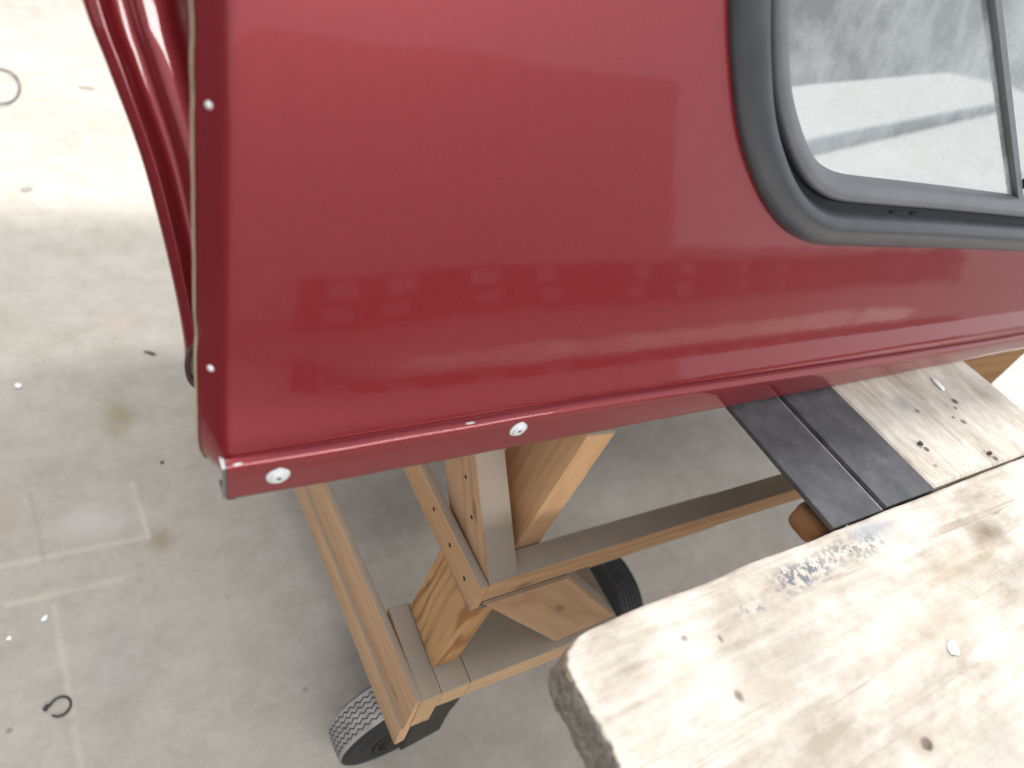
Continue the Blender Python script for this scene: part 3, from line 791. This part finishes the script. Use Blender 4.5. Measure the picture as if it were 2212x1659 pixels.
# foreground plank: local origin at its far left corner
P0 = (0.25, 0.127)
def loc_p(x, y): return (x - P0[0], y - P0[1])
st = []
def S(x, y, rx, ry, soft, amp, c, op, fine=0): st.append((x - P0[0], y - P0[1], rx, ry, soft, amp, c, op, fine))
BLUE = (0.16, 0.17, 0.20); BRN = (0.17, 0.12, 0.08)
S(0.495, 0.104, 0.045, 0.017, 0.6, 0.55, BLUE, 0.95, 0.46); S(0.58, 0.109, 0.075, 0.018, 0.7, 0.55, BLUE, 0.85, 0.48); S(0.42, 0.096, 0.035, 0.010, 0.7, 0.5, BLUE, 0.7, 0.54); S(0.43, 0.045, 0.07, 0.03, 0.95, 0.6, (0.40, 0.37, 0.33), 0.5); S(0.56, -0.07, 0.10, 0.03, 0.95, 0.6, (0.38, 0.35, 0.31), 0.5); S(0.78, 0.02, 0.08, 0.03, 0.95, 0.6, (0.34, 0.30, 0.25), 0.5); S(0.625, 0.118, 0.055, 0.012, 0.7, 0.4, (0.33, 0.35, 0.38), 0.75); S(0.46, 0.098, 0.02, 0.008, 0.5, 0.5, BLUE, 0.7, 0.54)
S(0.777, 0.072, 0.045, 0.022, 0.9, 0.5, BRN, 0.8); S(0.70, 0.055, 0.10, 0.02, 0.9, 0.5, (0.40, 0.32, 0.22), 0.5); S(0.489, -0.044, 0.007, 0.006, 0.4, 0.4, (0.06, 0.05, 0.04), 0.95); S(0.485, -0.038, 0.018, 0.012, 0.9, 0.5, (0.40, 0.33, 0.26), 0.6)
S(0.357, 0.042, 0.005, 0.006, 0.6, 0.4, BRN, 0.8); S(0.385, 0.04, 0.03, 0.02, 0.9, 0.6, (0.42, 0.36, 0.29), 0.6); S(0.342, 0.094, 0.004, 0.003, 0.6, 0.4, (0.25, 0.22, 0.2), 0.8); S(0.373, 0.083, 0.003, 0.004, 0.6, 0.4, BRN, 0.7)
S(0.60, 0.02, 0.12, 0.03, 0.95, 0.6, (0.45, 0.38, 0.29), 0.45); S(0.285, 0.09, 0.02, 0.004, 0.8, 0.5, (0.33, 0.28, 0.24), 0.7); S(0.66, -0.02, 0.06, 0.02, 0.9, 0.6, (0.48, 0.43, 0.36), 0.5)
S(0.64, -0.015, 0.05, 0.008, 0.8, 0.5, (0.85, 0.85, 0.84), 0.8); S(0.455, 0.006, 0.010, 0.012, 0.9, 0.5, (0.38, 0.34, 0.3), 0.5)
PLANK = plank_mat('bleached_plank', st)
ol = []
xL, yF, yN, xR = 0.241, 0.1285, -0.185, 1.75
ys = [yN + (0.100 - yN) * k / 150 for k in range(151)]
for y in ys: ol.append((xL + 0.0025 * noise.noise(Vector((y * 22, 1.7, 0))) - 0.0105 * min(1, max(0, (y - 0.03) / 0.09)) * 0.4, y))
for k in range(1, 12):
    a = math.radians(180 - 90 * k / 12); ol.append((xL + 0.0215 + 0.0255 * math.cos(a), 0.100 + 0.0245 * math.sin(a)))
x = xL + 0.026
while x < xR: ol.append((x, yF - 0.0025 * math.exp(-(x - xL - 0.02) / 0.04) + 0.0018 * noise.noise(Vector((x * 14, 0, 4))) + 0.0085 * max(0, x - 0.3))); x += 0.008
ol += [(xR, yF + 0.012), (xR, yN)]
x = xR - 0.02
while x > xL + 0.01: ol.append((x, yN + 0.001 * noise.noise(Vector((x * 14, 0, 8))))); x -= 0.03
ol = ol[::-1]
plank = outline_slab('thick_plank', ol, 0.8255, 0.048, [PLANK, ENDGRAIN], 'thick bleached plank in the foreground with a rough grey sawn end', 'plank', lambda x, y: x < xL + 0.022, origin=P0)

B0 = (0.765, 0.145)
st2 = []
def S2(x, y, rx, ry, soft, amp, c, op, fine=0): st2.append((y - B0[1], -(x - B0[0]), ry, rx, soft, amp, c, op, fine))
for (x, y, r, op) in ((0.935, 0.212, 0.007, 0.8), (0.925, 0.222, 0.004, 0.8), (0.814, 0.191, 0.006, 0.9), (0.918, 0.152, 0.006, 0.9), (0.964, 0.245, 0.008, 0.9), (0.95, 0.235, 0.005, 0.8), (0.87, 0.245, 0.006, 0.7), (0.80, 0.168, 0.004, 0.6)):
    S2(x, y, r, r * 0.8, 0.5, 0.4, (0.08, 0.075, 0.07), op)
S2(0.86, 0.26, 0.03, 0.02, 0.8, 0.5, (0.30, 0.30, 0.31), 0.6)
BEAMMAT = plank_mat('bleached_beam', st2)
me_dummy = None
def beam_obj():
    ob = []
    x0, x1, y0, y1 = 0.7705, 1.0955, 0.1370, 1.60
    def wav(t, s): return 0.0012 * noise.noise(Vector((t * 12, s, 0)))
    W = x1 - x0; L = y1 - y0
    # local: X along world y, Y along world -x
    k = 0
    pts = []
    m = 60
    for i in range(m + 1): t = L * i / m; pts.append((t, 0.0 + wav(t, 1)))
    for i in range(m + 1): t = L * (1 - i / m); pts.append((t, -W + wav(t, 5)))
    c = pts; n = len(c); V = []; F = []
    th = 0.048; e = 0.003
    lv = [(0, e), (-e, 0), (-th + e, 0), (-th, e)]
    for (dz, ins) in lv:
        for i, (u, v) in enumerate(c):
            uu = min(max(u, ins), L - ins); vv = min(max(v, -W + ins - 0.002), -ins + 0.002) if ins else v
            if ins: vv = v - ins if v > -W / 2 else v + ins
            V.append((uu, vv, dz))
    for l in range(3):
        for i in range(n): F.append((l * n + i, l * n + (i + 1) % n, (l + 1) * n + (i + 1) % n, (l + 1) * n + i))
    F.append(tuple(range(n))); F.append(tuple(reversed(range(3 * n, 4 * n))))
    me = me_py('support_beam', V, F)
    bm = bmesh.new(); bm.from_mesh(me); bmesh.ops.recalc_face_normals(bm, faces=bm.faces); bm.to_mesh(me); bm.free()
    o = link_mesh('support_beam', me, BEAMMAT, None, (x0, y0, 0.8243), Matrix.Rotation(math.radians(90), 3, 'Z'), smooth=40)
    tag(o, 'wide bleached board running under the maroon cap beside the black strips', 'beam')
beam_obj()

def bar(name, x0, x1, y0, y1, ztop, h, mat, label, cat, bev):
    o = board(name, ((x0 + x1) / 2, y0, ztop), ((x0 + x1) / 2, y1, ztop), x1 - x0, h, mat, None, seed=21, bevel=bev, wob=0.0004)
    return tag(o, label, cat)
def steel_angle():
    x0, x1, y0, y1, zt = 0.579, 0.6690, 0.1335, 1.55, 0.8243
    prof = [(x0, -0.0062), (x0, -0.001), (x0 + 0.001, 0.0), (x1 - 0.0085, 0.0), (x1 - 0.005, -0.0008), (x1 - 0.002, -0.0030), (x1 - 0.0004, -0.007), (x1, -0.012), (x1, -0.046), (x1 - 0.006, -0.046), (x1 - 0.006, -0.012), (x1 - 0.012, -0.0062)]
    V = []; F = []; n = len(prof); m = 40
    for i in range(m + 1):
        y = y0 + (y1 - y0) * i / m
        for (a, b) in prof: V.append((a - 0.62, y - y0, b + 0.0003 * noise.noise(Vector((y * 20, a * 20, 0)))))
    for i in range(m):
        for k in range(n): F.append((i * n + k, i * n + (k + 1) % n, (i + 1) * n + (k + 1) % n, (i + 1) * n + k))
    F += [tuple(range(n)), tuple(range(m * n, (m + 1) * n))]
    me = me_py('steel_angle', V, F)
    bm = bmesh.new(); bm.from_mesh(me); bmesh.ops.recalc_face_normals(bm, faces=bm.faces); bm.to_mesh(me); bm.free()
    me.materials.append(STEEL); me.materials.append(WORN_GLINT)
    for p in me.polygons:
        cx = p.center.x + 0.62
        if x1 - 0.0086 < cx < x1 - 0.001 and p.center.z > -0.0075: p.material_index = 1
    o = link_mesh('steel_angle', me, STEEL, None, (0.62, y0, zt), smooth=40)
    tag(o, 'black painted steel angle with a pale rounded edge, left of the dark gap', 'steel angle')
steel_angle()
bar('rubber_strip', 0.6735, 0.7685, 0.1350, 1.55, 0.8238, 0.040, STEEL, 'flat black strip between the steel angle and the bleached board', 'strip', 0.0015)

# carriers below the plank and boards, out of sight under them
sup = empty('trestle', (1.15, 0.0, 0.0), 'plain timber trestle carrying the bleached plank', 'trestle')
board('cross_rail', (0.60, -0.02, 0.7765), (1.70, -0.02, 0.7765), 0.14, 0.05, BROWN, sup, seed=31)
board('cross_rail', (0.56, 1.40, 0.7745), (1.25, 1.40, 0.7745), 0.14, 0.05, BROWN, sup, seed=32)
for (x, y) in ((1.62, -0.02), (1.18, 1.40)):
    b_ = board('leg', (x, y - 0.045, 0.0), (x, y - 0.045, 0.7255), 0.089, 0.089, BROWN, sup, up=(0, -1, 0), seed=33)
# the rounded brown block at the foot of the steel bar and the brown board by the far edge of the beam
bm = bmesh.new(); bmesh.ops.create_icosphere(bm, subdivisions=4, radius=1)
for v in bm.verts:
    q = v.co; m_ = (abs(q.x) ** 4 + abs(q.y) ** 4 + abs(q.z) ** 4) ** 0.25
    v.co = Vector((q.x / m_ * 0.028, q.y / m_ * 0.020, q.z / m_ * 0.018)) * (1 + 0.05 * noise.noise(q * 2))
o = link_mesh('wood_block', me_from_bm(bm, 'wood_block'), BROWN, None, (0.612, 0.158, 0.7905), smooth=180)
tag(o, 'small rounded brown block under the near end of the black steel angle', 'block')
o = board('brown_board', (1.0975, 0.337, 0.8235), (1.41, 0.337, 0.8235), 0.03, 0.20, BROWN, None, seed=41)
tag(o, 'brown board in shade under the right end of the maroon rail', 'board')

# ------------------------------------------------------------------ small things lying about
def pebble(name, p, s, mat, label, cat, group=None, seed=0, rz=0.0):
    bm = bmesh.new(); bmesh.ops.create_icosphere(bm, subdivisions=2, radius=0.5)
    for v in bm.verts:
        k = 1 + 0.5 * noise.noise(v.co * 3 + Vector((seed, seed * 2, 0)))
        v.co = Vector((v.co.x * s[0] * k, v.co.y * s[1] * k, v.co.z * s[2] * k))
    zmin = min(v.co.z for v in bm.verts)
    for v in bm.verts: v.co.z -= zmin
    o = link_mesh(name, me_from_bm(bm, name), mat, None, p, Matrix.Rotation(rz, 3, 'Z'), smooth=50)
    return tag(o, label, cat, group)
CHIPW = simple('white_chip', (0.85, 0.86, 0.88), 0.6)
CHIPG = simple('overexposed_scrap', (0.26, 0.24, 0.22), 0.9)  # dark scraps paled to paint in the glare of the bright floor
CHIPD = simple('dark_crumb', (0.07, 0.06, 0.055), 0.8)
WIRE = simple('dark_wire', (0.05, 0.05, 0.055), 0.5, 0.4)
def tube(name, pts, r, mat, label, cat, seg=8):
    V = []; F = []
    P = [Vector(p) for p in pts]
    for i, p in enumerate(P):
        t = (P[min(i + 1, len(P) - 1)] - P[max(i - 1, 0)]).normalized()
        a = t.orthogonal().normalized(); a = (Vector((0, 0, 1)) - t * t.z).normalized() if abs(t.z) < 0.9 else a
        b = t.cross(a)
        rr = r[i] if isinstance(r, list) else r
        for k in range(seg):
            q = 2 * math.pi * k / seg; V.append(p + (a * math.cos(q) + b * math.sin(q)) * rr)
    for i in range(len(P) - 1):
        for k in range(seg): F.append((i * seg + k, i * seg + (k + 1) % seg, (i + 1) * seg + (k + 1) % seg, (i + 1) * seg + k))
    F += [tuple(range(seg)), tuple(range((len(P) - 1) * seg, len(P) * seg))]
    o = link_mesh(name, me_py(name, V, F), mat, None, smooth=60)
    return tag(o, label, cat)
# open ring clip near the lower left corner
pts = []; rr = []
for k in range(25):
    a = math.radians(150 - 290 * k / 24); pts.append((-0.176 + 0.0145 * math.cos(a), 0.548 + 0.0155 * math.sin(a), 0.003)); rr.append(0.0018 if k < 22 else 0.0013)
pts = [(-0.1965, 0.549, 0.004), (-0.1935, 0.5545, 0.004)] + pts; rr = [0.0036, 0.0032] + rr
tube('ring_clip', pts, rr, WIRE, 'dark open ring clip lying on the concrete at lower left', 'clip')
pts = []
for k in range(30):
    a = math.radians(-110 + 220 * k / 29); pts.append((-0.318 + 0.072 * math.cos(a), 2.81 + 0.15 * math.sin(a), 0.003 + 0.004 * (1 + math.sin(a * 3))))
tube('wire_loop', pts, 0.003, WIRE, 'thin dark wire loop on the bright floor at the left edge', 'wire', 6)
pebble('white_chip', (-0.237, 1.299, 0), (0.012, 0.016, 0.006), CHIPW, 'white chip on the floor level with the lower rivet, beside the left edge', 'chip', None, 1, 0.4)
pebble('white_chip', (-0.195, 0.712, 0), (0.008, 0.012, 0.004), CHIPW, 'white chip on the floor just below the pale painted line', 'chip', None, 2, -0.5)
pebble('white_chip', (-0.245, 0.691, 0), (0.009, 0.008, 0.003), CHIPW, 'small white chip lowest and nearest to the left edge', 'chip', None, 3, 0.2)
pebble('dark_scrap', (0.030, 1.37, 0), (0.030, 0.010, 0.004), CHIPD, 'dark curled scrap on the floor left of the moulding foot', 'scrap', None, 4, -0.6)
pebble('dark_scrap', (-0.043, 2.87, 0), (0.060, 0.025, 0.004), CHIPG, 'dark scrap on the bright floor near the curved moulding top', 'scrap', None, 5, -0.1)
pebble('dark_scrap', (-0.224, 2.134, 0), (0.035, 0.022, 0.004), CHIPG, 'dark scrap at the shadow edge of the bright floor', 'scrap', None, 6, 0.8)
pebble('dark_scrap', (0.019, 1.017, 0), (0.008, 0.008, 0.004), CHIPD, 'tiny dark crumb on the floor beside the panel edge', 'scrap', None, 7, 0.0)
pebble('paint_flake', (0.973, 0.269, 0.8243), (0.011, 0.026, 0.003), CHIPW, 'white paint flake on the shaded board under the rail', 'flake', None, 8, -0.2)
pebble('dark_crumb', (0.814, 0.191, 0.8243), (0.007, 0.007, 0.005), CHIPD, 'dark crumb on the bleached board nearest the black strip', 'crumb', None, 9)
pebble('dark_crumb', (0.918, 0.152, 0.8243), (0.007, 0.006, 0.005), CHIPD, 'dark crumb on the bleached board nearest the foreground plank', 'crumb', None, 10)
pebble('white_flake', (0.593, -0.001, 0.8255), (0.016, 0.010, 0.003), CHIPW, 'white flake lying on the foreground plank', 'flake', None, 11, 0.6)

pts = [(3.6 + 6.6 * k / 12, 2.66 + 2.02 * k / 12, 0.06) for k in range(13)]  # pipe added to make the dark band behind the window
tube('floor_pipe', pts, 0.045, STEEL, 'dark pipe added to make the dark band seen through the side window', 'pipe', 12)

# ------------------------------------------------------------------ what the paint mirrors, in front of the cap, and an added dark slab beside it
WALLM = simple('dark_slab_paint', (0.06, 0.057, 0.055), 0.8, var=0.2, vscale=3)
def wall(name, x0, x1, y0, y1, h):
    V = [(x, y, z) for x in (x0, x1) for y in (y0, y1) for z in (0, h)]
    F = [(0, 1, 3, 2), (4, 6, 7, 5), (0, 4, 5, 1), (2, 3, 7, 6), (1, 5, 7, 3)]
    tag(link_mesh(name, me_py(name, V, F), WALLM), None, None, None, 'structure')
wall('added_slab_left', -2.2, -2.0, -3.0, 1.6, 1.6)  # unseen slab, added so the panel's rear edge band mirrors something dark
WALLM = simple('grey_wall_paint', (0.74, 0.73, 0.71), 0.8, var=0.06, vscale=1.5)
wall('wall_front', -5.0, 8.3, -8.2, -8.0, 3.45)
PALLETW = wood('pallet_wood', (0.10, 0.08, 0.06), (0.06, 0.045, 0.03), dust=0.2, ring=10, off=7.7)
PG = 'tall pallets stacked in front of the cap'
def copy_tree(o, parent=None):
    c = o.copy(); C.objects.link(c); c.parent = parent
    for ch in [x for x in o.children]: copy_tree(ch, c)
    return c
def first_pallet():
    p = empty('wooden_pallet', (0, 0, 0), 'pallet', 'pallet', PG)
    for k in range(2): board('bottom_board', (-1.2, -0.15 + 0.30 * k, 0.035), (1.2, -0.15 + 0.30 * k, 0.035), 0.10, 0.035, PALLETW, p, seed=50 + k, segs=3)
    for a in range(3):
        for b in range(2): board('block', (-1.195 + 1.0 * a, -0.15 + 0.30 * b, 0.2555), (-0.805 + 1.0 * a, -0.15 + 0.30 * b, 0.2555), 0.098, 0.220, PALLETW, p, seed=60 + a * 3 + b, segs=2)
    for k in range(3): board('deck_board', (-1.2, -0.15 + 0.15 * k, 0.291), (1.2, -0.15 + 0.15 * k, 0.291), 0.10, 0.035, PALLETW, p, seed=70 + k, segs=3)
    return p
pal = first_pallet()
k = 0
ORD = ['first', 'second', 'third', 'fourth', 'fifth', 'sixth', 'seventh']
for col_ in range(6):
    for lvl in range(2):
        o = pal if k == 0 else copy_tree(pal)
        o['label'] = ('lower' if lvl == 0 else 'upper') + ' pallet, ' + ORD[col_] + ' from the left in the row mirrored in the maroon paint'
        o.location = (1.95 + 2.47 * col_ + 0.10 * math.sin(k * 1.7), -6.7 + 0.02 * math.cos(k * 2.3), 0.292 * lvl); k += 1
